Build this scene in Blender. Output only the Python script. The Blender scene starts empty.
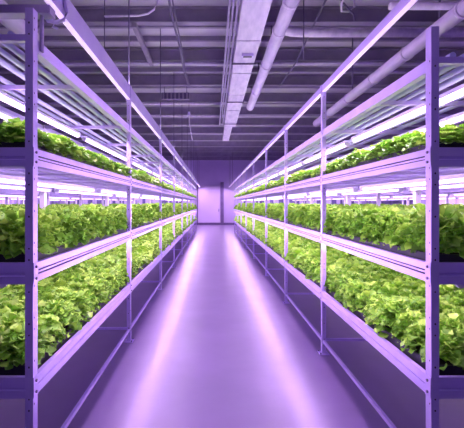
import bpy, math, random
import numpy as np
from mathutils import Vector, Matrix, Euler

random.seed(7)
rng = np.random.default_rng(7)
scene = bpy.context.scene
COL = scene.collection
PI = math.pi

# ------------------------------------------------------------------ materials
def new_mat(name):
    m = bpy.data.materials.new(name)
    m.use_nodes = True
    nt = m.node_tree
    return m, nt, nt.nodes['Principled BSDF']

def noise_mat(name, c1, c2, scale=8.0, rough=0.5, metallic=0.0, bump=0.0, rough2=None, detail=4.0, stretch=(1, 1, 1), spec=0.5):
    m, nt, b = new_mat(name)
    tc = nt.nodes.new('ShaderNodeTexCoord')
    mp = nt.nodes.new('ShaderNodeMapping')
    mp.inputs['Scale'].default_value = stretch
    n = nt.nodes.new('ShaderNodeTexNoise')
    n.inputs['Scale'].default_value = scale
    n.inputs['Detail'].default_value = detail
    r = nt.nodes.new('ShaderNodeValToRGB')
    r.color_ramp.elements[0].position = 0.3
    r.color_ramp.elements[1].position = 0.7
    r.color_ramp.elements[0].color = (*c1, 1)
    r.color_ramp.elements[1].color = (*c2, 1)
    L = nt.links.new
    L(tc.outputs['Object'], mp.inputs['Vector'])
    L(mp.outputs['Vector'], n.inputs['Vector'])
    L(n.outputs['Fac'], r.inputs['Fac'])
    L(r.outputs['Color'], b.inputs['Base Color'])
    b.inputs['Metallic'].default_value = metallic
    b.inputs['Specular IOR Level'].default_value = spec
    b.inputs['Roughness'].default_value = rough
    if rough2 is not None:
        mr = nt.nodes.new('ShaderNodeMapRange')
        mr.inputs['To Min'].default_value = rough
        mr.inputs['To Max'].default_value = rough2
        L(n.outputs['Fac'], mr.inputs['Value'])
        L(mr.outputs['Result'], b.inputs['Roughness'])
    if bump:
        bp = nt.nodes.new('ShaderNodeBump')
        bp.inputs['Strength'].default_value = bump
        bp.inputs['Distance'].default_value = 0.01
        L(n.outputs['Fac'], bp.inputs['Height'])
        L(bp.outputs['Normal'], b.inputs['Normal'])
    return m

def emit_mat(name, col, strength):
    m, nt, b = new_mat(name)
    b.inputs['Base Color'].default_value = (0.9, 0.85, 1, 1)
    b.inputs['Emission Color'].default_value = (*col, 1)
    b.inputs['Emission Strength'].default_value = strength
    b.inputs['Roughness'].default_value = 0.3
    return m

TUBE_STRENGTH = 3.2
M = {}
M['steel'] = noise_mat('painted_steel', (0.50, 0.40, 0.78), (0.58, 0.47, 0.85), 6, 0.42)
M['steel_dark'] = noise_mat('bolt_hole', (0.03, 0.02, 0.05), (0.05, 0.035, 0.08), 20, 0.6)
M['lit_post'] = noise_mat('tube_lit_steel', (0.78, 0.70, 0.92), (0.84, 0.77, 0.95), 6, 0.4)  # lighter copy of the steel, tube light put into the colour
M['slot'] = noise_mat('slot_shade', (0.05, 0.04, 0.09), (0.08, 0.06, 0.13), 20, 0.6)  # shade inside the beam slots, put into the colour
M['bolt'] = noise_mat('bolt_steel', (0.16, 0.13, 0.25), (0.24, 0.2, 0.34), 30, 0.35, 0.7)
M['deck'] = noise_mat('shelf_sheet', (0.50, 0.40, 0.78), (0.58, 0.48, 0.84), 3, 0.45)
M['tray'] = noise_mat('black_plastic', (0.012, 0.012, 0.022), (0.025, 0.022, 0.04), 12, 0.4)
M['soil'] = noise_mat('growing_medium', (0.015, 0.012, 0.012), (0.05, 0.035, 0.03), 60, 0.9)
M['housing'] = noise_mat('lamp_housing', (0.66, 0.60, 0.88), (0.72, 0.66, 0.92), 5, 0.4)
M['tube'] = emit_mat('led_glow', (0.80, 0.56, 1.0), TUBE_STRENGTH)
M['pipe'] = noise_mat('pvc_pipe', (0.56, 0.54, 0.90), (0.66, 0.64, 0.95), 4, 0.3)
M['track'] = noise_mat('track_metal', (0.52, 0.42, 0.80), (0.60, 0.50, 0.88), 5, 0.35)
M['lens'] = emit_mat('frosted_lens', (0.84, 0.58, 1.0), 0.72)
M['floor'] = noise_mat('sealed_concrete', (0.185, 0.135, 0.27), (0.24, 0.175, 0.34), 1.6, 0.27, detail=8)
M['ceil'] = noise_mat('ceiling_deck', (0.44, 0.40, 0.52), (0.58, 0.53, 0.66), 1.3, 0.7, stretch=(0.5, 2.5, 1), detail=6)
M['beam'] = noise_mat('ceiling_beam_paint', (0.20, 0.165, 0.27), (0.27, 0.22, 0.35), 3, 0.6)
M['wall'] = noise_mat('wall_paint', (0.62, 0.50, 0.78), (0.68, 0.56, 0.84), 1.2, 0.6)
M['wallside'] = noise_mat('side_wall_paint', (0.24, 0.19, 0.42), (0.62, 0.52, 0.86), 1.6, 0.6, stretch=(1, 1.5, 0.02))
M['doorpaint'] = noise_mat('door_paint', (0.74, 0.60, 0.88), (0.80, 0.66, 0.92), 0.8, 0.5)
M['panel'] = noise_mat('dark_gap', (0.10, 0.07, 0.22), (0.20, 0.15, 0.38), 2, 0.5)  # dark tone standing for the gaps between posts
M['frame'] = noise_mat('dark_trim', (0.16, 0.11, 0.24), (0.22, 0.16, 0.32), 5, 0.5)
M['duct'] = noise_mat('duct_metal', (0.50, 0.42, 0.66), (0.72, 0.62, 0.84), 3.5, 0.45, detail=7, stretch=(3, 0.7, 3))
M['cable'] = noise_mat('cable_sheath', (0.07, 0.05, 0.13), (0.11, 0.08, 0.19), 20, 0.5)
M['conduit'] = noise_mat('conduit_steel', (0.34, 0.28, 0.50), (0.44, 0.36, 0.60), 10, 0.4)

def leaf_material():
    m, nt, b = new_mat('lettuce_leaf')
    L = nt.links.new
    at = nt.nodes.new('ShaderNodeAttribute'); at.attribute_name = 'leafcol'
    oi = nt.nodes.new('ShaderNodeObjectInfo')
    sep = nt.nodes.new('ShaderNodeSeparateColor')
    L(at.outputs['Color'], sep.inputs['Color'])
    r = nt.nodes.new('ShaderNodeValToRGB')
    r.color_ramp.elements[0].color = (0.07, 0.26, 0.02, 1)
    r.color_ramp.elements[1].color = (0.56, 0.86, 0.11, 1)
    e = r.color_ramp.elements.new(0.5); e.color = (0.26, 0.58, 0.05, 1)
    ad = nt.nodes.new('ShaderNodeMath'); ad.operation = 'MULTIPLY_ADD'
    ad.inputs[1].default_value = 0.24; 
    L(oi.outputs['Random'], ad.inputs[0])
    sb = nt.nodes.new('ShaderNodeMath'); sb.operation = 'SUBTRACT'; sb.inputs[1].default_value = 0.12
    L(sep.outputs['Red'], sb.inputs[0])
    L(sb.outputs[0], ad.inputs[2])
    L(ad.outputs[0], r.inputs['Fac'])
    b.inputs['Roughness'].default_value = 0.38
    b.inputs['Specular IOR Level'].default_value = 0.45
    L(r.outputs['Color'], b.inputs['Base Color'])
    tr = nt.nodes.new('ShaderNodeBsdfTranslucent')
    L(r.outputs['Color'], tr.inputs['Color'])
    mx = nt.nodes.new('ShaderNodeMixShader'); mx.inputs[0].default_value = 0.25
    L(b.outputs[0], mx.inputs[1]); L(tr.outputs[0], mx.inputs[2])
    L(mx.outputs[0], nt.nodes['Material Output'].inputs['Surface'])
    return m
M['leaf'] = leaf_material()

# ------------------------------------------------------------------ mesh builder
class MB:
    def __init__(s):
        s.v, s.f, s.m, s.sm = [], [], [], []
    def add(s, verts, faces, mi=0, smooth=False):
        o = len(s.v)
        s.v += [tuple(v) for v in verts]
        for f in faces:
            s.f.append([i + o for i in f]); s.m.append(mi); s.sm.append(smooth)
        return s
    def box(s, x0, x1, y0, y1, z0, z1, mi=0):
        v = [(x, y, z) for x in (x0, x1) for y in (y0, y1) for z in (z0, z1)]
        return s.add(v, [(0, 1, 3, 2), (4, 6, 7, 5), (0, 4, 5, 1), (2, 3, 7, 6), (0, 2, 6, 4), (1, 5, 7, 3)], mi)
    def prism_y(s, prof, y0, y1, mi=0):
        n = len(prof)
        v = [(p[0], y0, p[1]) for p in prof] + [(p[0], y1, p[1]) for p in prof]
        f = [(i, (i + 1) % n, (i + 1) % n + n, i + n) for i in range(n)]
        f += [tuple(range(n - 1, -1, -1)), tuple(range(n, 2 * n))]
        return s.add(v, f, mi)
    def prism_y_mi(s, prof, y0, y1, mis):
        n = len(prof); k = len(s.m)
        s.prism_y(prof, y0, y1)
        for i, q in mis.items(): s.m[k + i] = q
        return s
    def prism_x(s, prof, x0, x1, mi=0):
        n = len(prof)
        v = [(x0, p[0], p[1]) for p in prof] + [(x1, p[0], p[1]) for p in prof]
        f = [(i, (i + 1) % n, (i + 1) % n + n, i + n) for i in range(n)]
        f += [tuple(range(n - 1, -1, -1)), tuple(range(n, 2 * n))]
        return s.add(v, f, mi)
    def tube(s, pts, r, n=10, mi=0):
        pts = [Vector(p) for p in pts]
        V, F = [], []
        up = Vector((0, 0, 1))
        for i, p in enumerate(pts):
            a = pts[max(i - 1, 0)]; b = pts[min(i + 1, len(pts) - 1)]
            t = (b - a).normalized()
            u = up if abs(t.z) < 0.95 else Vector((1, 0, 0))
            e1 = t.cross(u).normalized(); e2 = t.cross(e1).normalized()
            rr = r[i] if isinstance(r, (list, tuple)) else r
            for k in range(n):
                a_ = 2 * PI * k / n
                V.append(p + e1 * (math.cos(a_) * rr) + e2 * (math.sin(a_) * rr))
        for i in range(len(pts) - 1):
            for k in range(n):
                F.append((i * n + k, i * n + (k + 1) % n, (i + 1) * n + (k + 1) % n, (i + 1) * n + k))
        s.add(V, F, mi, True)
        b0 = len(pts) * n - n
        o = len(s.v) - len(V)
        s.f.append([o + k for k in range(n - 1, -1, -1)]); s.m.append(mi); s.sm.append(False)
        s.f.append([o + b0 + k for k in range(n)]); s.m.append(mi); s.sm.append(False)
        return s
    def mesh(s, name, mats):
        me = bpy.data.meshes.new(name)
        me.from_pydata(s.v, [], s.f)
        if not isinstance(mats, (list, tuple)): mats = [mats]
        for mt in mats: me.materials.append(mt)
        me.polygons.foreach_set('material_index', s.m)
        me.polygons.foreach_set('use_smooth', s.sm)
        import bmesh
        bm = bmesh.new(); bm.from_mesh(me)
        bmesh.ops.recalc_face_normals(bm, faces=bm.faces)
        bm.to_mesh(me); bm.free()
        me.update()
        return me

WL = {}
def put(name, me, loc, parent=None, rz=0.0):
    """link an object with mesh me at a WORLD location, under parent"""
    o = bpy.data.objects.new(name, me)
    COL.objects.link(o)
    loc = Vector(loc)
    WL[o] = loc
    if parent is not None:
        o.parent = parent
        o.location = loc - WL[parent]
    else:
        o.location = loc
    if rz: o.rotation_euler.z = rz
    return o

def tag(o, label=None, cat=None, group=None, kind=None):
    if label: o['label'] = label
    if cat: o['category'] = cat
    if group: o['group'] = group
    if kind: o['kind'] = kind
    return o

ORD = ['first', 'second', 'third', 'fourth', 'fifth', 'sixth', 'seventh', 'eighth', 'ninth']

# ------------------------------------------------------------------ key measures
CAM_H = 1.6
XL, XR = 0.955, 1.158
DEPTH = 1.05
YL = [2.15, 4.65, 7.44, 10.0, 12.6, 15.2, 17.8, 20.4, 23.0]
YR = [2.15, 4.27, 6.45, 8.85, 11.6, 14.2, 16.7, 19.0, 21.6]
TIER = {'bottom': (0.57, 0.67), 'middle': (1.178, 1.28), 'top': (1.803, 1.895)}
PW, PD = 0.042, 0.056      # post width (x) and depth (y)
CEIL = 4.9
FARY = 30.0

# ------------------------------------------------------------------ the room
def structure(name, me, loc=(0, 0, 0), parent=None):
    o = put(name, me, loc, parent)
    if parent is None: o['kind'] = 'structure'
    return o
WX = 11.5
structure('floor', MB().box(-WX, WX, -3, FARY, -0.1, 0).mesh('floor', M['floor']))
# ribbed steel deck ceiling: ribs run across the hall
cb = MB()
prof = []
y = -3.0
while y < FARY:
    prof += [(y, CEIL), (y + 0.42, CEIL), (y + 0.45, CEIL + 0.05), (y + 0.55, CEIL + 0.05)]
    y += 0.58
prof = [(min(p[0], FARY), p[1]) for p in prof] + [(FARY, CEIL + 0.2), (-3, CEIL + 0.2)]
cb.prism_x(prof, -WX, WX)
structure('ceiling', cb.mesh('ceiling', M['ceil']))
structure('wall_left', MB().box(-WX - 0.1, -WX, -3, FARY, 0, CEIL + 0.2).mesh('wall_left', M['wallside']))
structure('wall_right', MB().box(WX, WX + 0.1, -3, FARY, 0, CEIL + 0.2).mesh('wall_right', M['wallside']))
structure('wall_back', MB().box(-WX, WX, FARY, FARY + 0.1, 0, CEIL + 0.2).mesh('wall_back', M['wall']))
structure('wall_front', MB().box(-WX, WX, -3.1, -3, 0, CEIL + 0.2).mesh('wall_front', M['wallside']))
structure('baseboard_back', MB().box(-WX, WX, FARY - 0.03, FARY, 0, 0.16).mesh('baseboard_back', M['frame']))
# pale sliding door in the back wall
fb = M['floor'].node_tree.nodes['Principled BSDF']
fb.inputs['Coat Weight'].default_value = 1.0
fb.inputs['Coat Roughness'].default_value = 0.33
fb.inputs['Coat IOR'].default_value = 1.8
d = structure('door_1', MB().box(-1.12, 0.55, FARY - 0.06, FARY - 0.005, 0.17, 2.95).mesh('door_1', M['doorpaint']))
fr = MB()
fr.box(0.56, 0.80, FARY - 0.1, FARY - 0.005, 0.0, 3.2)
fr.box(-1.2, -1.13, FARY - 0.1, FARY - 0.005, 0.0, 3.2)
structure('door_frame', fr.mesh('door_frame', M['frame']), (0, 0, 0), d)
structure('door_handle', MB().box(0.42, 0.46, FARY - 0.1, FARY - 0.06, 1.0, 1.2).mesh('door_handle', M['bolt']), (0, 0, 0), d)

# dark panels standing in for gaps between posts, with added wall fill lights
tn_ = 1
for side in (-1, 1):
    xx = 2.3
    while xx < 10.8:
        wd_ = random.choice((0.22, 0.35, 0.5, 0.75))
        xs = sorted((side * xx, side * (xx + wd_)))
        structure('gap_panel_%d' % tn_, MB().box(xs[0], xs[1], FARY - 0.05, FARY - 0.001, 0.16, 2.6).mesh('gap_panel', M['panel'])); tn_ += 1
        xx += wd_ + random.choice((0.3, 0.45, 0.7))
    l = bpy.data.lights.new('wall_fill_light', 'AREA'); l.shape = 'RECTANGLE'; l.size = 8.5; l.size_y = 0.06  # added to brighten the back wall, without a lamp body
    l.energy = 150; l.color = (0.76, 0.58, 1.0)
    lo = bpy.data.objects.new('wall_fill_light', l); COL.objects.link(lo)
    lo.location = (side * 6.4, FARY - 1.2, 2.75); lo.rotation_euler = (math.radians(50), 0, 0)

# ceiling beams: deep dark I-beams across the hall, thinner purlins between
ib = [(-0.07, 0), (0.07, 0), (0.07, 0.02), (0.012, 0.025), (0.012, 0.235), (0.07, 0.24), (0.07, 0.26), (-0.07, 0.26), (-0.07, 0.24), (-0.012, 0.235), (-0.012, 0.025), (-0.07, 0.02)]
ibm = MB().prism_x(ib, -WX + 0.01, WX - 0.01).mesh('ceiling_beam', M['beam'])
for yb in (3.9, 5.75, 6.75, 8.55, 10.3, 12.0, 13.7, 15.5, 17.3, 19.2, 21.2, 23.4, 25.6, 28):
    structure('ceiling_beam', ibm, (0, yb, CEIL - 0.265))
pm = MB().box(-WX + 0.01, WX - 0.01, -0.03, 0.03, 0, 0.09).mesh('ceiling_purlin_beam', M['beam'])
for yb in (4.8, 7.3, 7.9, 9.2, 9.75, 11.1, 12.9, 14.6, 16.4, 18.2):
    structure('ceiling_purlin_beam', pm, (0, yb, CEIL - 0.095))

# ------------------------------------------------------------------ rack meshes
_cache = {}
def cached(key, fn):
    if key not in _cache: _cache[key] = fn()
    return _cache[key]

def post_mesh(side, h, PW=PW, mat='steel'):
    """perforated box upright; origin on floor at the outer (aisle) face, centre of depth"""
    def make():
        b = MB()
        x0, x1 = (0, PW) if side > 0 else (-PW, 0)
        b.box(x0, x1, -PD / 2, PD / 2, 0.008, h)
        def disc(c, ax, r, ln=1.0):
            n = 8; V = []
            for dd in (0, 1):
                for k in range(n):
                    a = 2 * PI * k / n
                    u, w = r * math.cos(a), r * ln * math.sin(a)
                    if ax == 'y': V.append((c[0] + u, c[1] - 0.0012 * dd, c[2] + w))
                    else: V.append((c[0] - side * 0.0012 * dd, c[1] + u, c[2] + w))
            F = [(k, (k + 1) % n, (k + 1) % n + n, k + n) for k in range(n)] + [tuple(range(n, 2 * n))]
            b.add(V, F, 1)
        z = 0.1; i = 0
        while z < h - 0.05:
            disc(((x0 + x1) / 2, -PD / 2, z), 'y', 0.0045, 1.3 if i % 2 else 1.0)
            disc((0, -0.012, z + 0.03), 'x', 0.003, 1.8)
            z += 0.17 if i % 3 else 0.06; i += 1
        return b.mesh('post', [M[mat], M['steel_dark']])
    return cached(('post', side, round(h, 3), PW), make)

def foot_mesh(side):
    def make():
        b = MB()
        x0, x1 = (-0.03, PW + 0.03) if side > 0 else (-PW - 0.03, 0.03)
        b.box(x0, x1, -0.055, 0.055, 0, 0.008)
        for yy in (-0.042, 0.042):
            b.tube([(-side * 0.018, yy, 0.008), (-side * 0.018, yy, 0.022)], 0.008, 6, 1)
        return b.mesh('foot_plate', [M['steel'], M['bolt']])
    return cached(('foot', side), make)

def beam_profile(h, side):
    """stepped box beam: outer face at x=0 towards the aisle, two flanges with a ribbed groove between"""
    k = h / 0.10
    p = [(0.03, 0), (0, 0), (0, .036 * k), (.02, .036 * k), (.02, .043 * k), (.005, .043 * k), (.005, .054 * k), (.02, .054 * k), (.02, .062 * k),
         (.002, .062 * k), (.002, .1 * k), (0.03, .1 * k)]
    return [(side * a, b_) for a, b_ in p]

def plain_beam_mesh(side, length, h):
    """lowest shelf: box beam with one shallow crease"""
    k = h / 0.10
    p = [(0.03, 0), (0, 0), (0, .046 * k), (.012, .047 * k), (.012, .051 * k), (.003, .052 * k), (.003, .1 * k), (0.03, .1 * k)]
    return cached(('pbeam', side, round(length, 3)), lambda: MB().prism_y([(side * a, b_) for a, b_ in p], 0, length).mesh('beam', M['steel']))

def beam_mesh(side, length, h):
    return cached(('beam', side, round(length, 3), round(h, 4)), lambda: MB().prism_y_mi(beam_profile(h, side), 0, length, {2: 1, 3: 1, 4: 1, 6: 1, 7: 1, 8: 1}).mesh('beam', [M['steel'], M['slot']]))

def top_beam_mesh(side, length, h):
    def make():
        p = [(0.0, 0), (0, 0.02), (0.012, 0.024), (0.012, h), (0.04, h), (0.04, 0)]
        return MB().prism_y([(side * a, b_) for a, b_ in p], 0, length).mesh('top_beam', M['steel'])
    return cached(('tbeam', side, round(length, 3), h), make)

def connector_mesh(side, h):
    def make():
        b = MB()
        xs = sorted((-side * 0.004, side * 0.0))
        b.box(xs[0], xs[1], -0.028, 0.028, -0.004, h + 0.004)
        for zz in (0.02, h - 0.02):
            b.tube([(-side * 0.004, 0, zz), (-side * 0.011, 0, zz)], 0.008, 6, 1)
        return b.mesh('connector', [M['steel'], M['bolt']])
    return cached(('conn', side, round(h, 4)), make)

def end_beam_mesh(length, h, side):
    def make():
        k = h / 0.1
        # outer face looks towards -y
        p = [(0.03, 0), (0, 0), (0, .036 * k), (.011, .040 * k), (.011, .050 * k), (.003, .054 * k), (.003, .1 * k), (0.03, .1 * k)]
        xs = sorted((0, side * length))
        b = MB().prism_x(p, xs[0], xs[1])
        return b.mesh('end_beam', M['steel'])
    return cached(('ebeam', side, round(length, 3), round(h, 4)), make)

def deck_mesh(length, width, side):
    def make():
        b = MB()
        xs = sorted((0, side * width))
        b.box(xs[0], xs[1], 0, length, 0, 0.006)
        n = 6
        for i in range(n):
            x = side * width * (i + 0.5) / n
            b.box(x - 0.012, x + 0.012, 0, length, -0.018, 0)
        m_ = max(3, int(length / 0.5))
        for i in range(m_):
            yy = length * (i + 0.5) / m_
            b.box(xs[0], xs[1], yy - 0.015, yy + 0.015, -0.03, -0.018)
        return b.mesh('deck', M['deck'])
    return cached(('deck', side, round(length, 3), round(width, 3)), make)

def bar_x(side, length, w, h, name, mat='steel'):
    def make():
        xs = sorted((0, side * length))
        return MB().box(xs[0], xs[1], -w / 2, w / 2, 0, h).mesh(name, M[mat])
    return cached((name, side, round(length, 3), w, h), make)

def tray_mesh(length, side):
    def make():
        b = MB()
        w = 0.94; t = 0.008; hh = 0.075
        xs = sorted((0, side * w))
        b.box(xs[0], xs[1], 0, length, 0, t)
        b.box(xs[0], xs[0] + t, 0, length, t, hh)
        b.box(xs[1] - t, xs[1], 0, length, t, hh)
        b.box(xs[0] + t, xs[1] - t, 0, t, t, hh)
        b.box(xs[0] + t, xs[1] - t, length - t, length, t, hh)
        # rolled rim
        b.box(xs[0] - 0.008, xs[0] + t, -0.004, length + 0.004, hh, hh + 0.006)
        b.box(xs[1] - t, xs[1] + 0.008, -0.004, length + 0.004, hh, hh + 0.006)
        b.box(xs[0] + t, xs[1] - t, -0.004, t, hh, hh + 0.006)
        b.box(xs[0] + t, xs[1] - t, length - t, length + 0.004, hh, hh + 0.006)
        return b.mesh('growing_tray', M['tray'])
    return cached(('tray', side, round(length, 3)), make)

def soil_mesh(length, side):
    def make():
        xs = sorted((side * 0.01, side * 0.93))
        nx, ny = 10, max(6, int(length / 0.12))
        V = [(xs[0] + (xs[1] - xs[0]) * i / nx, 0.01 + (length - 0.02) * j / ny, 0.05 + random.uniform(-0.006, 0.006)) for i in range(nx + 1) for j in range(ny + 1)]
        F = [(i * (ny + 1) + j, (i + 1) * (ny + 1) + j, (i + 1) * (ny + 1) + j + 1, i * (ny + 1) + j + 1) for i in range(nx) for j in range(ny)]
        return MB().add(V, F, 0, True).mesh('growing_medium', M['soil'])
    return cached(('soil', side, round(length, 3)), make)

def lamp_meshes(length, r=0.024):
    def make():
        hs = MB()
        # wide reflector hood over the tube, open below
        p = [(-0.030, 0.008), (-0.022, 0.03), (0.022, 0.03), (0.030, 0.008), (0.034, 0.010), (0.026, 0.036), (-0.026, 0.036), (-0.034, 0.010)]
        hs.prism_y(p, 0, length)
        tb = MB().tube([(0, 0.03, 0.0), (0, length - 0.03, 0.0)], r, 12)
        ec = MB().tube([(0, 0, 0), (0, 0.03, 0)], 0.025, 12)
        return (hs.mesh('reflector', M['housing']), tb.mesh('tube', M['tube']), ec.mesh('end_cap', M['housing']))
    return cached(('lamp', round(length, 3), r), make)

def build_lamp(x, y0, length, z, label, group, rad=0.012):
    r = put('led_tube_light', None, (x, y0, z)); tag(r, label, 'light', group)
    h, t, e = lamp_meshes(length, rad)
    put('reflector', h, (x, y0, z), r)
    put('tube', t, (x, y0, z), r)
    put('end_cap', e, (x, y0, z), r)
    put('end_cap', e, (x, y0 + length - 0.03, z), r)
    return r

# ------------------------------------------------------------------ the two racks along the aisle
def build_rack(side, X0, ys, top_h, post_hs, sname):
    sx = lambda off: side * (X0 + off)
    th_ = top_h[1]
    root = put('grow_rack', None, (sx(DEPTH / 2), ys[0], 0))
    tag(root, 'long lilac steel grow rack with three planted shelves along the %s of the aisle' % sname, 'rack', 'grow racks lining the aisle')
    nb = len(ys) - 1
    for i, y in enumerate(ys):
        h = post_hs(i)
        p = put('post', post_mesh(side, h), (sx(0), y, 0), root)
        put('foot_plate', foot_mesh(side), (sx(0), y, 0), p)
        p = put('post', post_mesh(-side, th_ if i else h, 0.058, 'lit_post'), (sx(DEPTH), y, 0), root)
        put('foot_plate', foot_mesh(-side), (sx(DEPTH), y, 0), p)
        # crossbar at the top of each frame and base bar near the floor
        put('crossbar', bar_x(side, DEPTH - 2 * PW, 0.035, 0.035, 'crossbar'), (sx(PW), y, top_h[1] - 0.037), root)
        if i: put('base_bar', bar_x(side, DEPTH - 2 * PW, 0.03, 0.025, 'base_bar'), (sx(PW), y, 0.135), root)
    for i in range(nb):
        a, b = ys[i] + PD / 2, ys[i + 1] - PD / 2
        L = b - a
        for tn, (z0, z1) in TIER.items():
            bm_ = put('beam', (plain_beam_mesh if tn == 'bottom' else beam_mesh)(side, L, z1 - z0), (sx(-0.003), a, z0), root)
            if i < 4:
                put('connector', connector_mesh(side, z1 - z0), (sx(0), ys[i], z0), bm_)
                if i == 3: put('connector', connector_mesh(side, z1 - z0), (sx(0), ys[i + 1], z0), bm_)
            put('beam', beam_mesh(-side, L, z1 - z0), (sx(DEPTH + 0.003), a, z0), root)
            put('deck', deck_mesh(L + PD - 0.002, DEPTH - 0.066, side), (sx(0.033), a - PD / 2 + 0.001 + (0.06 if i == 0 else 0), z1 - 0.046), root) if i else \
                put('deck', deck_mesh(L + PD / 2 - 0.03, DEPTH - 0.066, side), (sx(0.033), a + 0.03, z1 - 0.046), root)
        put('top_beam', top_beam_mesh(side, L, top_h[1] - top_h[0]), (sx(0.0), a, top_h[0]), root)
        put('top_beam', top_beam_mesh(-side, L, top_h[1] - top_h[0]), (sx(DEPTH), a, top_h[0]), root)
        put('floor_stay', cached(('stay', round(L, 3)), lambda: MB().box(-0.012, 0.012, 0, L, -0.014, 0.014).mesh('floor_stay', M['steel'])), (sx(0.02), a, 0.135), root)
        ym = ys[i] + 0.92 if i == 0 else (ys[i] + ys[i + 1]) / 2
        put('crossbar', bar_x(side, DEPTH - 0.08, 0.03, 0.03, 'crossbar_mid'), (sx(0.04), ym, top_h[1] - 0.03), root)
    for k in (0, nb):
        for tn, (z0, z1) in TIER.items():
            put('end_beam', end_beam_mesh(DEPTH - 2 * PW, z1 - z0 + 0.012, side), (sx(PW), ys[k] - PD / 2 + 0.004, z0 - 0.008), root)
    return root

rackL = build_rack(-1, XL, YL, (2.425, 2.505), lambda i: 2.64 if i == 0 else 2.80, 'left')
rackR = build_rack(1, XR, YR, (2.31, 2.385), lambda i: 2.54 if i == 0 else 2.785, 'right')

# trays (the nearest bays show them)
for side, X0, ys, sname in ((-1, XL, YL, 'left'), (1, XR, YR, 'right')):
    for i in range(5):
        y0 = ys[i] + (0.045 if i == 0 else 0.01); L = ys[i + 1] - 0.01 - y0
        for tn, (z0, z1) in TIER.items():
            t = put('growing_tray', tray_mesh(L, side), (side * (X0 + 0.05), y0, z1 - 0.039), None)
            tag(t, 'shallow black growing tray under lettuces on %s rack, %s shelf, %s bay' % (sname, tn, ORD[i]), 'tray', 'growing trays on the %s shelf of the %s rack' % (tn, sname))
            put('growing_medium', soil_mesh(L, side), (side * (X0 + 0.05), y0, z1 - 0.039), t)

# ------------------------------------------------------------------ LED tubes
for side, X0, ys, sname, th in ((-1, XL, YL, 'left', 2.425), (1, XR, YR, 'right', 2.31)):
    for tn, zt, offs in (('top', th - 0.055, (0.58, 0.90) if side < 0 else (0.31, 0.74)), ('middle', TIER['top'][0] - 0.055, (0.40, 0.90)), ('bottom', TIER['middle'][0] - 0.032, (0.24, 0.70))):
        for k, off in enumerate(offs):
            for i in range(len(ys) - 1):
                lab = 'glowing tube light over %s shelf of %s rack, %s row, %s bay from camera' % (tn, sname, 'front' if k == 0 else 'rear', ORD[i])
                build_lamp(side * (X0 + off), ys[i] + 0.1, ys[i + 1] - ys[i] - 0.2, zt, lab, 'tube lights over the %s shelf of the %s rack' % (tn, sname), 0.022 if tn == 'top' else 0.013)

# irrigation pipes above the top shelf
for side, X0, ys, sname, zz in ((-1, XL, YL, 'left', 2.465), (1, XR, YR, 'right', 2.35)):
    for off, r, wh in ((0.15, 0.018, 'nearest the aisle'), (0.24, 0.022, 'second from the aisle'), (0.33, 0.018, 'third from the aisle'), (0.43, 0.022, 'fourth from the aisle'), (0.62, 0.02, 'fifth from the aisle'), (0.72, 0.018, 'sixth from the aisle'), (0.85, 0.018, 'farthest from the aisle')):
        L = ys[-1] - ys[0]
        b = MB().tube([(0, 0.03, 0), (0, L - 0.03, 0)], r, 10)
        for y in ys[1:-1]:
            b.tube([(0, y - ys[0] - 0.04, 0), (0, y - ys[0] + 0.04, 0)], r + 0.005, 10)
        o = put('irrigation_pipe', b.mesh('irrigation_pipe', M['pipe']), (side * (X0 + off), ys[0], zz + 0.041 + r))
        tag(o, 'pale irrigation pipe over top shelf of %s rack, %s' % (sname, wh), 'pipe', 'irrigation pipes over the %s rack' % sname)

# ------------------------------------------------------------------ lettuces
def leaf_grid(nu, nv, length, width, curl, lift, ruffle, phase, twist, lob):
    """one leaf along +x rising by lift, bending over by curl; returns (n,3) verts and t values"""
    t = np.linspace(0, 1, nv + 1)
    u = np.linspace(-1, 1, nu + 1)
    ang = lift - curl * t ** 1.3
    dl = length / nv
    px = np.concatenate([[0], np.cumsum(np.cos((ang[1:] + ang[:-1]) / 2) * dl)])
    pz = np.concatenate([[0], np.cumsum(np.sin((ang[1:] + ang[:-1]) / 2) * dl)])
    w = width * (np.sin(PI * np.clip((t * 0.97 + 0.03), 0, 1) ** 1.35) ** 0.75 * 0.9 + 0.10 * (1 - t))
    w = w * (1 + lob * np.sin(t * 21 + phase))
    T, U = np.meshgrid(t, u, indexing='ij')
    W = w[:, None]
    nx, nz = -np.sin(ang), np.cos(ang)
    cup = 0.22 * W * (U ** 2) + ruffle * (np.abs(U) ** 1.6) * np.sin(T * 17 + phase + U * 2.1) * np.sin(PI * T) \
        + 0.35 * ruffle * np.sin(T * 26 + U * 5 + phase * 2) * T
    X = px[:, None] + nx[:, None] * cup
    Z = pz[:, None] + nz[:, None] * cup
    Y = U * W * 0.5 + twist * T * cup
    return np.stack([X, Y, Z], -1).reshape(-1, 3), T.reshape(-1), U.reshape(-1)

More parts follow.
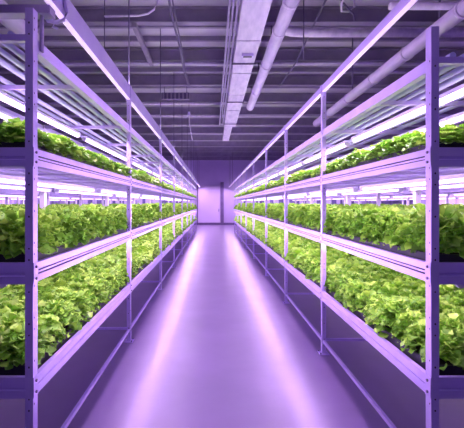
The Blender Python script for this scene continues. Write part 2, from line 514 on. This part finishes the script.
def plant_arrays(seed, nleaf, nu, nv, H, R):
    """a bushy head: several small frilled leaves on a dome, outer ones low and flat, inner ones upright"""
    r = np.random.default_rng(seed)
    q = np.array([(i * (nu + 1) + j, i * (nu + 1) + j + 1, (i + 1) * (nu + 1) + j + 1, (i + 1) * (nu + 1) + j) for i in range(nv) for j in range(nu)])
    VV, FF, CC = [], [], []
    off = 0
    big = (110.0 / nleaf) ** 0.42
    for k in range(nleaf):
        f = (k + 0.5) / nleaf                      # 0 outside and low, 1 inside and high
        az = k * 2.39996 + r.uniform(-.4, .4)
        rad = R * (1 - f) ** 0.6
        z0 = H * (0.10 + 0.62 * f ** 0.8) + r.uniform(-.02, .02)
        lift = 0.15 + 0.9 * f + r.uniform(-.35, .35)
        ln = 0.066 * big * r.uniform(.75, 1.25)
        wd = ln * r.uniform(.75, 1.05)
        V, T, U = leaf_grid(nu, nv, ln, wd, r.uniform(.5, 1.6), lift, 0.17 * wd * r.uniform(.7, 1.3), r.uniform(0, 6.28), r.uniform(-.5, .5), 0.16)
        roll = r.uniform(-.6, .6)
        c, s = math.cos(roll), math.sin(roll)
        V = np.stack([V[:, 0], V[:, 1] * c - V[:, 2] * s, V[:, 1] * s + V[:, 2] * c], -1)
        sw = r.uniform(-.7, .7)
        c, s = math.cos(az + sw), math.sin(az + sw)
        ox, oy = math.cos(az) * rad * 0.62, math.sin(az) * rad * 0.62
        P = np.stack([V[:, 0] * c - V[:, 1] * s + ox, V[:, 0] * s + V[:, 1] * c + oy, V[:, 2] + z0], -1)
        P[:, 2] = np.maximum(P[:, 2], 0.01)
        VV.append(P); FF.append(q + off); off += len(P)
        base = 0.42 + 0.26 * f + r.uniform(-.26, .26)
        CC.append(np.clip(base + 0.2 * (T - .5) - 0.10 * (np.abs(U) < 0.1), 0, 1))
    return np.concatenate(VV), np.concatenate(FF), np.concatenate(CC)

def quad_mesh(name, V, F, Cc, mat):
    me = bpy.data.meshes.new(name)
    nf = len(F)
    me.vertices.add(len(V)); me.vertices.foreach_set('co', V.astype(np.float32).ravel())
    me.loops.add(nf * 4); me.loops.foreach_set('vertex_index', F.astype(np.int32).ravel())
    me.polygons.add(nf)
    me.polygons.foreach_set('loop_start', np.arange(0, nf * 4, 4, dtype=np.int32))
    me.polygons.foreach_set('use_smooth', np.ones(nf, dtype=bool))
    at = me.attributes.new('leafcol', 'FLOAT_COLOR', 'POINT')
    c4 = np.stack([Cc, Cc, Cc, np.ones_like(Cc)], -1).astype(np.float32)
    at.data.foreach_set('color', c4.ravel())
    me.materials.append(mat)
    me.update(calc_edges=True)
    me.validate()
    return me

PH, PR = 0.25, 0.14
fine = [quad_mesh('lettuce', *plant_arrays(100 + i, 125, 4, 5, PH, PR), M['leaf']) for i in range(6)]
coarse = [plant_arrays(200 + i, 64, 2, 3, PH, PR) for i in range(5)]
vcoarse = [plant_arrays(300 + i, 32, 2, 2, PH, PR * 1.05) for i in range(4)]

spots = []
VIS = {'top': [1, .5, .1, 0, 0, 0], 'middle': [1, .6, .35, .25, .2, .15], 'bottom': [1, .85, .75, .65, .5, .35]}
NROW = 6
for side, X0, ys, sname in ((-1, XL, YL, 'left'), (1, XR, YR, 'right')):
    for i in range(len(ys) - 1):
        a = ys[i] + (0.13 if i == 0 else 0.07); b_ = ys[i + 1] - 0.07
        n = int(round((b_ - a) / 0.168))
        for tn, (z0, z1) in TIER.items():
            for rr in range(NROW):
                for c in range(n + 1):
                    off = 0.15 + rr * 0.155 + rng.uniform(-.02, .02)
                    y = a + (b_ - a) * (c + (0.25 if rr % 2 else -0.1) * 0.5 ) / n + rng.uniform(-.02, .02)
                    y = min(max(y, a), b_ + .03)
                    sc = rng.uniform(.9, 1.15) * (1.0 if tn != 'top' else 1.0)
                    score = VIS[tn][rr] / (y * y)
                    spots.append((score, side, sname, tn, rr, i, side * (X0 + off), y, z1 + 0.008, sc, rng.uniform(0, 6.28), rng.uniform(.90, 1.12) * {'top': .62, 'middle': 1.0, 'bottom': .92}[tn]))
order = sorted(range(len(spots)), key=lambda k: -spots[k][0])
single = set(order[:300])

BV, BF, BC = [], [], []
boff = 0
def bulk(x, y, z, s, rot, sz, lib, cvar):
    global boff
    V, F, Cc = lib
    c, s_ = math.cos(rot) * s, math.sin(rot) * s
    BV.append(np.stack([V[:, 0] * c - V[:, 1] * s_ + x, V[:, 0] * s_ + V[:, 1] * c + y, V[:, 2] * s * sz + z], -1))
    BF.append(F + boff); boff += len(V)
    BC.append(np.clip(Cc + cvar, 0, 1))

for k, (score, side, sname, tn, rr, i, x, y, z, s, rot, sz) in enumerate(spots):
    if k in single:
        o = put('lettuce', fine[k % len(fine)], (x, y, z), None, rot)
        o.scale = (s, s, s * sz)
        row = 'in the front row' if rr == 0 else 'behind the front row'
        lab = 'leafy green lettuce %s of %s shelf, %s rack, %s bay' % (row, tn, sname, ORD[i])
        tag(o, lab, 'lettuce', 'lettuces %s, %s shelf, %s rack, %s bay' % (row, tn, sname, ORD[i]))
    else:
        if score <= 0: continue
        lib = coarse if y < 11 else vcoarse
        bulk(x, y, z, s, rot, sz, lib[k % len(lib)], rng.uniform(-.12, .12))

# ------------------------------------------------------------------ more racks beyond the aisle racks
NY = [2.6 + 2.6 * i for i in range(9)]
def far_rack(side, X0, sname, which, ys):
    sx = lambda off: side * (X0 + off)
    root = put('grow_rack', None, (sx(DEPTH / 2), ys[0], 0))
    tag(root, 'pale steel grow rack %s the %s aisle rack, glimpsed between its shelves' % (which, sname), 'rack', 'grow racks beyond the aisle racks')
    Ltot = ys[-1] - ys[0]
    for y in ys:
        put('post', cached(('fpost',), lambda: MB().box(-0.035, 0.035, -0.035, 0.035, 0, 2.45).mesh('post', M['lit_post'])), (sx(0), y, 0), root)
        put('post', _cache[('fpost',)], (sx(DEPTH), y, 0), root)
    for tn, (z0, z1) in TIER.items():
        for off in (0.0, DEPTH):
            put('beam', cached(('fbeam',), lambda: MB().box(-0.015, 0.015, 0, Ltot, 0, 0.1).mesh('beam', M['deck'])), (sx(off + (0.05 if off == 0 else -0.05)), ys[0], z0), root)
        put('deck', cached(('fdeck', side), lambda: deck_mesh(Ltot, DEPTH - 0.14, side)), (sx(0.07), ys[0], z1 - 0.046), root)
    put('crossbar', bar_x(side, DEPTH - 0.08, 0.03, 0.03, 'crossbar_far'), (sx(0.04), ys[0], 2.4), root)
    return root
for side, sname in ((-1, 'left'), (1, 'right')):
    for X0, which in ((4.3, 'just behind'), (7.6, 'two rows behind')):
        far_rack(side, X0, sname, which, NY)
        for i in range(len(NY) - 1):
            build_lamp(side * (X0 + 0.35), NY[i] + 0.07, 2.46, TIER['top'][0] - 0.035,
                       'glowing tube light on the rack %s the %s aisle rack, %s bay' % (which, sname, ORD[i]), 'tube lights on the racks beyond the %s aisle rack' % sname)
        z1 = TIER['middle'][1]
        for rr in range(3 if X0 < 5 else 2):
            y = NY[0] + 0.1
            while y < NY[-1] - 0.1:
                bulk(side * (X0 + 0.18 + rr * 0.24), y, z1 - 0.03, rng.uniform(1.0, 1.2), rng.uniform(0, 6.28), 1.05, vcoarse[int(y * 10) % 4], rng.uniform(-.12, .12))
                y += 0.21
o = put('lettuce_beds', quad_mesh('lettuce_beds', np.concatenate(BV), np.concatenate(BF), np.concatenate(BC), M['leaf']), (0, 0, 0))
tag(o, 'dense green mass of lettuces filling the far bays and deep inner shelf rows', 'lettuce beds', None, 'stuff')

# ------------------------------------------------------------------ overhead light tracks over each rack front
def light_track(side, X, z0, webh, flange, y0, y1, ys, sname):
    r = put('overhead_light_track', None, (side * X, y0, z0))
    tag(r, 'long pale overhead light track on the post tops of the %s rack' % sname, 'light track', 'overhead light tracks')
    L = y1 - y0
    # channel: web towards the aisle, lens below
    xs = sorted((0, side * 0.008)); b = MB()
    b.box(xs[0], xs[1], 0, L, 0.004, webh)
    xs = sorted((0, side * flange)); b.box(xs[0], xs[1], 0, L, webh, webh + 0.006)
    xs = sorted((side * (flange - 0.006), side * flange)); b.box(xs[0], xs[1], 0, L, 0.004, webh * 0.6)
    put('channel', b.mesh('channel', M['track']), (side * X, y0, z0), r)
    xs = sorted((side * 0.004, side * (flange - 0.002)))
    put('lens', MB().box(xs[0], xs[1], 0, L, 0, 0.012).mesh('lens', M['lens']), (side * X, y0, z0), r)
    for y in ys:
        xs = sorted((-side * 0.006, side * (flange + 0.008)))
        put('clamp', cached(('clamp', side, webh), lambda: MB().box(xs[0], xs[1], -0.03, 0.03, -0.008, webh + 0.014).mesh('clamp', M['track'])), (side * X, y, z0), r)
        if side < 0 or y > 22: put('hanger_rod', cached(('rod', webh), lambda: MB().tube([(0, 0, 0), (0, 0, CEIL - z0 - webh)], 0.008, 8).mesh('hanger_rod', M['cable'])), (side * (X + flange / 2), y, z0 + webh), r)
    return r
tl = light_track(-1, 0.955, 2.80, 0.15, 0.045, -2.7, 29.6, YL[1:] + [25.6, 28.0], 'left')  # both tracks lengthened past the racks to carry light to the wall
tr = light_track(1, 1.155, 2.785, 0.06, 0.04, -2.7, 29.6, YR[1:] + [24.0, 26.4, 28.8], 'right')
# hooked clamp on the left track near the first post
hk = MB().tube([(0.0, 0, 0.10), (0.02, 0, 0.02), (0.0, 0, -0.03), (-0.05, 0, -0.045), (-0.10, 0, -0.035), (-0.115, 0, -0.01), (-0.10, 0, 0.005)], 0.014, 8)
hk.tube([(-0.06, 0, -0.045), (-0.07, 0.0, -0.075), (-0.04, 0, -0.085)], 0.009, 8)
put('hook', hk.mesh('hook', M['track']), (-0.95, 2.55, 2.80), tl)

# cross rail laid on top of the left rack's first post with a drop rod
o = put('cross_rail', None, (-1.15, 2.22, 2.64)); tag(o, 'grey cross rail on top of the first post of the left rack', 'rail')
put('rail', MB().box(-0.6, 0.26, -0.04, 0.04, 0, 0.045).mesh('rail', M['conduit']), (-1.15, 2.22, 2.64), o)
put('drop_rod', MB().tube([(0.2, 0.0, 0), (0.2, 0.0, -0.2)], 0.012, 8).mesh('drop_rod', M['conduit']), (-1.15, 2.22, 2.64), o)

# ------------------------------------------------------------------ ceiling services
# wide central duct
b = MB()
b.box(-0.19, 0.19, 0, 9.6, 0, 0.22)
for yy in (0.9, 2.4, 4.0, 5.6, 7.2, 8.8):
    b.box(-0.2, 0.2, yy - 0.02, yy + 0.02, -0.012, 0.23)
r = put('ventilation_duct', None, (0.57, 4.0, 4.2)); tag(r, 'wide pale ventilation duct running along the ceiling above the aisle', 'duct')
put('duct_body', b.mesh('duct_body', M['duct']), (0.57, 4.0, 4.2), r)
b = MB().box(-0.13, 0.13, 0, 3.2, 0, 0.16)
put('duct_end', b.mesh('duct_end', M['duct']), (0.53, 13.6, 4.22), r)
b = MB()
for dx in (0, 0.05, 0.11):
    b.tube([(dx, 0, 0), (dx, 9.5, 0)], 0.016, 8)
put('side_conduits', b.mesh('side_conduits', M['conduit']), (0.22, 4.0, 4.25), r)
b = MB().box(-0.1, 0.1, -0.04, 0.04, -0.05, -0.005)
b.box(-0.075, 0.075, -0.028, 0.028, -0.056, -0.05, 1)
put('access_plate', b.mesh('access_plate', [M['track'], M['steel_dark']]), (0.60, 6.95, 4.2), r)
b = MB()
for dx in (-0.21, 0.21): b.tube([(dx, 0, -0.03), (dx, 0, 0.69)], 0.008, 6)
b.box(-0.22, 0.22, -0.015, 0.015, -0.03, -0.012)
hm = b.mesh('hanger', M['cable'])
for yy in (0.6, 3.4, 6.2, 9.0): put('hanger', hm, (0.57, 4.0 + yy, 4.2), r)

# round pipe beside it with a branch to the right
r = put('ceiling_pipe', None, (1.02, 4.0, 4.25)); tag(r, 'thick round pale pipe beside the central duct, branching right', 'pipe')
b = MB().tube([(0, 0, 0), (0, 7.0, 0)], 0.10, 16)
for yy in (1.2, 2.1, 3.6, 5.4):
    b.tube([(0, yy, 0), (0, yy + 0.05, 0)], 0.112, 16)
put('main_pipe', b.mesh('main_pipe', M['duct']), (1.02, 4.0, 4.25), r)
hm = MB().tube([(0, 0, 0.09), (0, 0, 0.66)], 0.01, 6).mesh('hanger_rod', M['cable'])
for yy in (0.8, 3.0, 5.0, 6.7): put('hanger_rod', hm, (1.02, 4.0 + yy, 4.25), r)
put('branch_pipe', MB().tube([(0, 0, 0), (0.18, 0.12, 0), (0.4, 0.15, 0), (3.2, 0.15, 0)], 0.07, 12).mesh('branch_pipe', M['duct']), (1.02, 6.05, 4.25), r)

# lagged pipes left and right above the racks
b = MB().tube([(0, 0, 0), (0, 7.0, 0)], 0.085, 14)
for yy in (1.1, 2.3, 3.4, 4.6, 5.8): b.tube([(0, yy, 0), (0, yy + 0.04, 0)], 0.096, 14)
r = put('lagged_pipe', None, (2.58, 3.0, 3.60)); tag(r, 'pale lagged pipe slanting above the right rack', 'pipe', 'lagged pipes above the racks')
put('pipe', b.mesh('pipe', M['duct']), (2.58, 3.0, 3.60), r)
hm = MB().tube([(0, 0, 0.08), (0, 0, CEIL - 3.60)], 0.012, 6).mesh('hanger_rod', M['cable'])
for yy in (1.55, 4.4): put('hanger_rod', hm, (2.58, 3.0 + yy, 3.60), r)
r = put('lagged_pipe', None, (-2.2, 2.4, 3.60)); tag(r, 'pale lagged pipe above the left rack near its first post', 'pipe', 'lagged pipes above the racks')
put('pipe', MB().tube([(0, 0, 0), (0, 2.5, 0)], 0.10, 14).mesh('pipe', M['duct']), (-2.2, 2.4, 3.60), r)
put('hanger_rod', MB().tube([(0, 1.6, 0.09), (0, 1.6, CEIL - 3.60)], 0.012, 6).mesh('hanger_rod', M['cable']), (-2.2, 2.4, 3.60), r)

# bar across on the left, thin cross conduits
def single_tube(name, pts, rad, mat, label, cat, group=None, n=8):
    p0 = Vector(pts[0])
    o = put(name, MB().tube([Vector(p) - p0 for p in pts], rad, n).mesh(name, M[mat]), p0)
    tag(o, label, cat, group); return o
single_tube('cross_conduit', [(-6, 8.55, 4.604), (0.3, 8.55, 4.604)], 0.03, 'conduit', 'thin pale conduit crossing the ceiling left of the duct', 'conduit')
single_tube('cross_conduit', [(-5, 12.0, 4.6), (0.4, 12.0, 4.6)], 0.035, 'duct', 'bright cross conduit behind the dark ceiling vent', 'conduit')
single_tube('cross_conduit', [(-5, 13.7, 4.6), (0.4, 13.7, 4.6)], 0.035, 'duct', 'bright cross conduit far down the aisle ceiling', 'conduit')
single_tube('cross_conduit', [(1.2, 8.55, 4.604), (7, 8.55, 4.604)], 0.03, 'conduit', 'thin pale conduit crossing the ceiling right of the pipe', 'conduit')
single_tube('cross_conduit', [(1.9, 4.3, 3.72), (4.6, 4.3, 3.72)], 0.04, 'duct', 'pale conduit crossing above the first post of the right rack', 'conduit')
single_tube('bent_conduit', [(-0.82, 5.9, 4.91), (-0.82, 5.9, 4.70), (-0.83, 5.9, 4.55), (-0.87, 5.9, 4.46), (-0.96, 5.9, 4.40), (-1.1, 5.9, 4.37), (-1.6, 5.9, 4.36)], 0.016, 'duct', 'curved pale conduit bending down from the ceiling left of the aisle', 'conduit')
single_tube('ceiling_cable', [(-0.60, 3.9, 4.63), (-0.60, 4.6, 4.47), (-0.615, 6.0, 4.40), (-0.60, 7.5, 4.44), (-0.63, 8.6, 4.46), (-0.63, 10.3, 4.63)], 0.018, 'cable', 'thick dark cable hanging along the ceiling left of the duct', 'cable', 'dark cables along the ceiling')
single_tube('ceiling_cable', [(-0.565, 3.9, 4.63), (-0.565, 4.6, 4.49), (-0.57, 6.0, 4.44), (-0.575, 7.5, 4.46), (-0.60, 8.6, 4.48), (-0.60, 10.3, 4.63)], 0.012, 'cable', 'thin dark cable beside the thick one left of the duct', 'cable', 'dark cables along the ceiling')
single_tube('ceiling_cable', [(1.66, 3.9, 4.63), (1.64, 6.0, 4.55), (1.66, 8.0, 4.42), (1.72, 10.3, 4.63)], 0.016, 'cable', 'dark cable sagging along the ceiling right of the round pipe', 'cable', 'dark cables along the ceiling')
single_tube('ceiling_cable', [(1.95, 5.4, 4.91), (1.84, 5.5, 4.5), (1.8, 5.6, 4.40), (1.83, 5.7, 4.34), (1.95, 5.75, 4.36), (2.05, 5.8, 4.45), (2.04, 5.8, 4.91)], 0.016, 'duct', 'pale cable loop drooping from the ceiling right of the pipe', 'cable')
single_tube('ceiling_cable', [(1.80, 5.75, 4.91), (1.84, 5.72, 4.5), (1.92, 5.7, 4.38), (2.0, 5.7, 4.30), (2.02, 5.7, 4.2)], 0.014, 'cable', 'short dark cable dangling by the pale cable loop', 'cable')
o = put('longitudinal_bar', MB().box(-0.04, 0.04, 0, 1.9, 0, 0.08).mesh('longitudinal_bar', M['beam']), (-1.32, 6.7, 4.553)); tag(o, 'dark lengthwise bar under the ceiling beams, left of the cables', 'bar')
single_tube('drop_rod', [(-1.6, 5.9, 3.9), (-1.6, 5.9, 4.91)], 0.008, 'cable', 'thin dark rod hanging from the ceiling, left of the curved conduit', 'rod')
single_tube('drop_rod', [(1.36, 6.0, 3.75), (1.36, 6.0, 4.91)], 0.010, 'cable', 'thin dark rod hanging from the ceiling right of the pipe', 'rod')
single_tube('drop_rod', [(0.24, 11.5, 3.9), (0.24, 11.5, 4.91)], 0.012, 'cable', 'thin dark rod hanging beside the far end of the duct', 'rod')
# dark slotted vent far up
r = put('ceiling_vent', None, (-1.0, 10.7, 4.38)); tag(r, 'dark slotted vent box hanging under the ceiling left of the aisle', 'vent')
put('vent_box', MB().box(-0.36, 0.36, -0.06, 0.06, 0, 0.17).mesh('vent_box', M['cable']), (-1.0, 10.7, 4.38), r)
b = MB()
for k in range(7): b.box(-0.34 + k * 0.105, -0.30 + k * 0.105, -0.075, -0.06, 0.01, 0.16)
put('grille', b.mesh('grille', M['beam']), (-1.0, 10.7, 4.38), r)
b = MB()
for dx in (-0.3, 0.3): b.tube([(dx, 0, 0.17), (dx, 0, 0.53)], 0.01, 6)
put('hanger', b.mesh('hanger', M['cable']), (-1.0, 10.7, 4.38), r)
# small pale sensor on a cord
r = put('hanging_sensor', None, (-0.72, 12.0, 4.25)); tag(r, 'small pale sensor hanging on a rod from the far ceiling', 'sensor')
put('sensor_head', MB().tube([(0, 0, 0.0), (0, 0, 0.10)], [0.05, 0.035], 10).mesh('sensor_head', M['deck']), (-0.72, 12.0, 4.25), r)
put('cord', MB().tube([(0, 0, 0.1), (0, 0, 0.6)], 0.01, 6).mesh('cord', M['cable']), (-0.72, 12.0, 4.25), r)
put('tail', MB().tube([(0, 0, 0), (0.02, 0, -0.3), (0.1, 0, -0.75)], 0.016, 6).mesh('tail', M['duct']), (-0.72, 12.0, 4.25), r)

# ------------------------------------------------------------------ unseen area lights added along the racks and tracks
LCOL = (0.80, 0.52, 1.0)
def strip_light(name, x, y0, y1, z, width, watts_per_m, aim, spread=180, pieces=3, col=LCOL):
    """long rectangular area light without a lamp body; aim is the direction it faces in the x-z plane"""
    d = Vector((aim[0], 0, aim[1])).normalized()
    Z = -d; Y = Vector((0, 1, 0)); X = Y.cross(Z)
    R = Matrix((X, Y, Z)).transposed()
    L = (y1 - y0) / pieces
    for i in range(pieces):
        l = bpy.data.lights.new(name, 'AREA')
        l.shape = 'RECTANGLE'; l.size = width; l.size_y = L
        l.energy = watts_per_m * L; l.color = col; l.spread = math.radians(spread)
        o = bpy.data.objects.new(name, l); COL.objects.link(o)
        o.location = (x, y0 + L * (i + 0.5), z); o.rotation_euler = R.to_euler()
CROSS, DOWN, TRACK, UP, BOOST = 5.4, 6.0, 0.3, 4.2, 3.2
for side, X0, ys, th, tz in ((-1, XL, YL, 2.425, 2.80), (1, XR, YR, 2.31, 2.785)):
    for zz in (1.165, 1.79, th - 0.012):
        strip_light('aisle_fill_light', side * (X0 - 0.012), ys[0], ys[-1], zz, 0.015, CROSS * (0.4 if zz > 2 and side > 0 else 1.4 if zz < 1.5 else 1), (-side, 0.0), 46 if zz < 1.5 else 64 if zz < 2 else 100)  # added fill for the opposite rack faces, no strip modelled
    strip_light('floor_streak_light', side * (X0 + 0.012), ys[0], ys[-1], 1.172, 0.02, DOWN, (-side * 0.25, -1), 180, 3, (0.74, 0.43, 1.0))  # added to lay bright streaks on the floor, no lamp modelled
    for zz, offs in ((th - 0.09, (.12, .5)), (1.73, (.3, .93)), (1.12, (.3, .7))):
        for off in offs:
            strip_light('tube_boost_light', side * (X0 + off), ys[0], ys[-1], zz, 0.05, BOOST * (3.0 if zz > 2 else 1.0 if zz > 1.5 else 0.45), (0, -1), 170)  # added to strengthen the tubes on plants and back posts
    strip_light('top_tube_upglow', side * (X0 + 0.5), ys[0], ys[-1], th - 0.03, 0.3, 1.6, (-side * 0.3, 1), 180)
    strip_light('shelf_tube_upglow', side * (X0 + 0.5), ys[0], ys[-1], 1.70, 0.4, 1.0, (0, 1), 180)
    for fx, offs in ((4.3, (0.12, 0.93)), (7.6, (0.12, 0.93))):
        for off in offs:
            strip_light('far_boost_light', side * (fx + off), NY[0], NY[-1], 1.73, 0.05, 2.0, (0, -1), 180)  # added to brighten the far rack posts beyond what their tubes give
    for zz in (1.79,):
        strip_light('rear_fill_light', side * (X0 + DEPTH + 0.03), ys[0], ys[-1], zz, 0.02, 3.0, (side, 0.0), 60)  # added fill for the aisle behind, no strip modelled
        strip_light('far_rack_fill_light', side * (4.3 - 0.06), ys[0], ys[-1], zz, 0.02, 3.0, (-side, 0.0), 60)  # these far strips are added fill for racks and side walls
        strip_light('far_rack_fill_light', side * (4.3 + DEPTH + 0.06), ys[0], ys[-1], zz, 0.02, 9.0, (side, 0.0), 60)
        strip_light('far_rack_fill_light', side * (7.6 + DEPTH + 0.06), ys[0], ys[-1], zz, 0.02, 12.0, (side, 0.0), 60)
    strip_light('track_light', side * (X0 - 0.02 + 0.03), 1.7, 22, tz - 0.004, 0.04, TRACK, (-side * 0.3, -1), 150)
    strip_light('track_light', side * (X0 - 0.02 + 0.03), 24.5, 29.6, tz - 0.004, 0.04, 20.0, (-side * 0.3, -1), 170)  # far stretch boosted to brighten the back wall
    strip_light('track_light', side * (X0 - 0.02 + 0.03), -2.6, 1.5, tz - 0.004, 0.04, 2.2, (-side * 0.3, -1), 170, 1, (0.58, 0.46, 1.0))  # bluish fill added behind the camera for the near post faces
    strip_light('ceiling_fill_light', side * (X0 - 0.02 + 0.03), 1.7, 22, tz + 0.18, 0.04, UP, (-side * 0.3, 1), 180, 3, (0.88, 0.73, 1.0))  # added to brighten the ceiling, no uplight modelled

# ------------------------------------------------------------------ world, camera, view
w = bpy.data.worlds.new('world'); scene.world = w; w.use_nodes = True
bg = w.node_tree.nodes['Background']
bg.inputs[0].default_value = (0.25, 0.18, 0.4, 1); bg.inputs[1].default_value = 0.2

cam = bpy.data.cameras.new('camera'); co = bpy.data.objects.new('camera', cam); COL.objects.link(co)
co.location = (0, 0, CAM_H); co.rotation_euler = (PI / 2, 0, 0)
cam.sensor_width = 36.0; cam.lens = 400 / 464 * 36.0
cam.shift_x = 19 / 464; cam.shift_y = -10.5 / 464
cam.clip_start = 0.05; cam.clip_end = 200
scene.camera = co

vs = scene.view_settings
vs.view_transform = 'Standard'; vs.look = 'None'; vs.exposure = 0.0; vs.gamma = 1.0
vs.use_curve_mapping = False
cy = scene.cycles
cy.max_bounces = 8; cy.diffuse_bounces = 5; cy.glossy_bounces = 4
cy.transmission_bounces = 4
cy.caustics_reflective = False; cy.caustics_refractive = False
cy.use_denoising = True
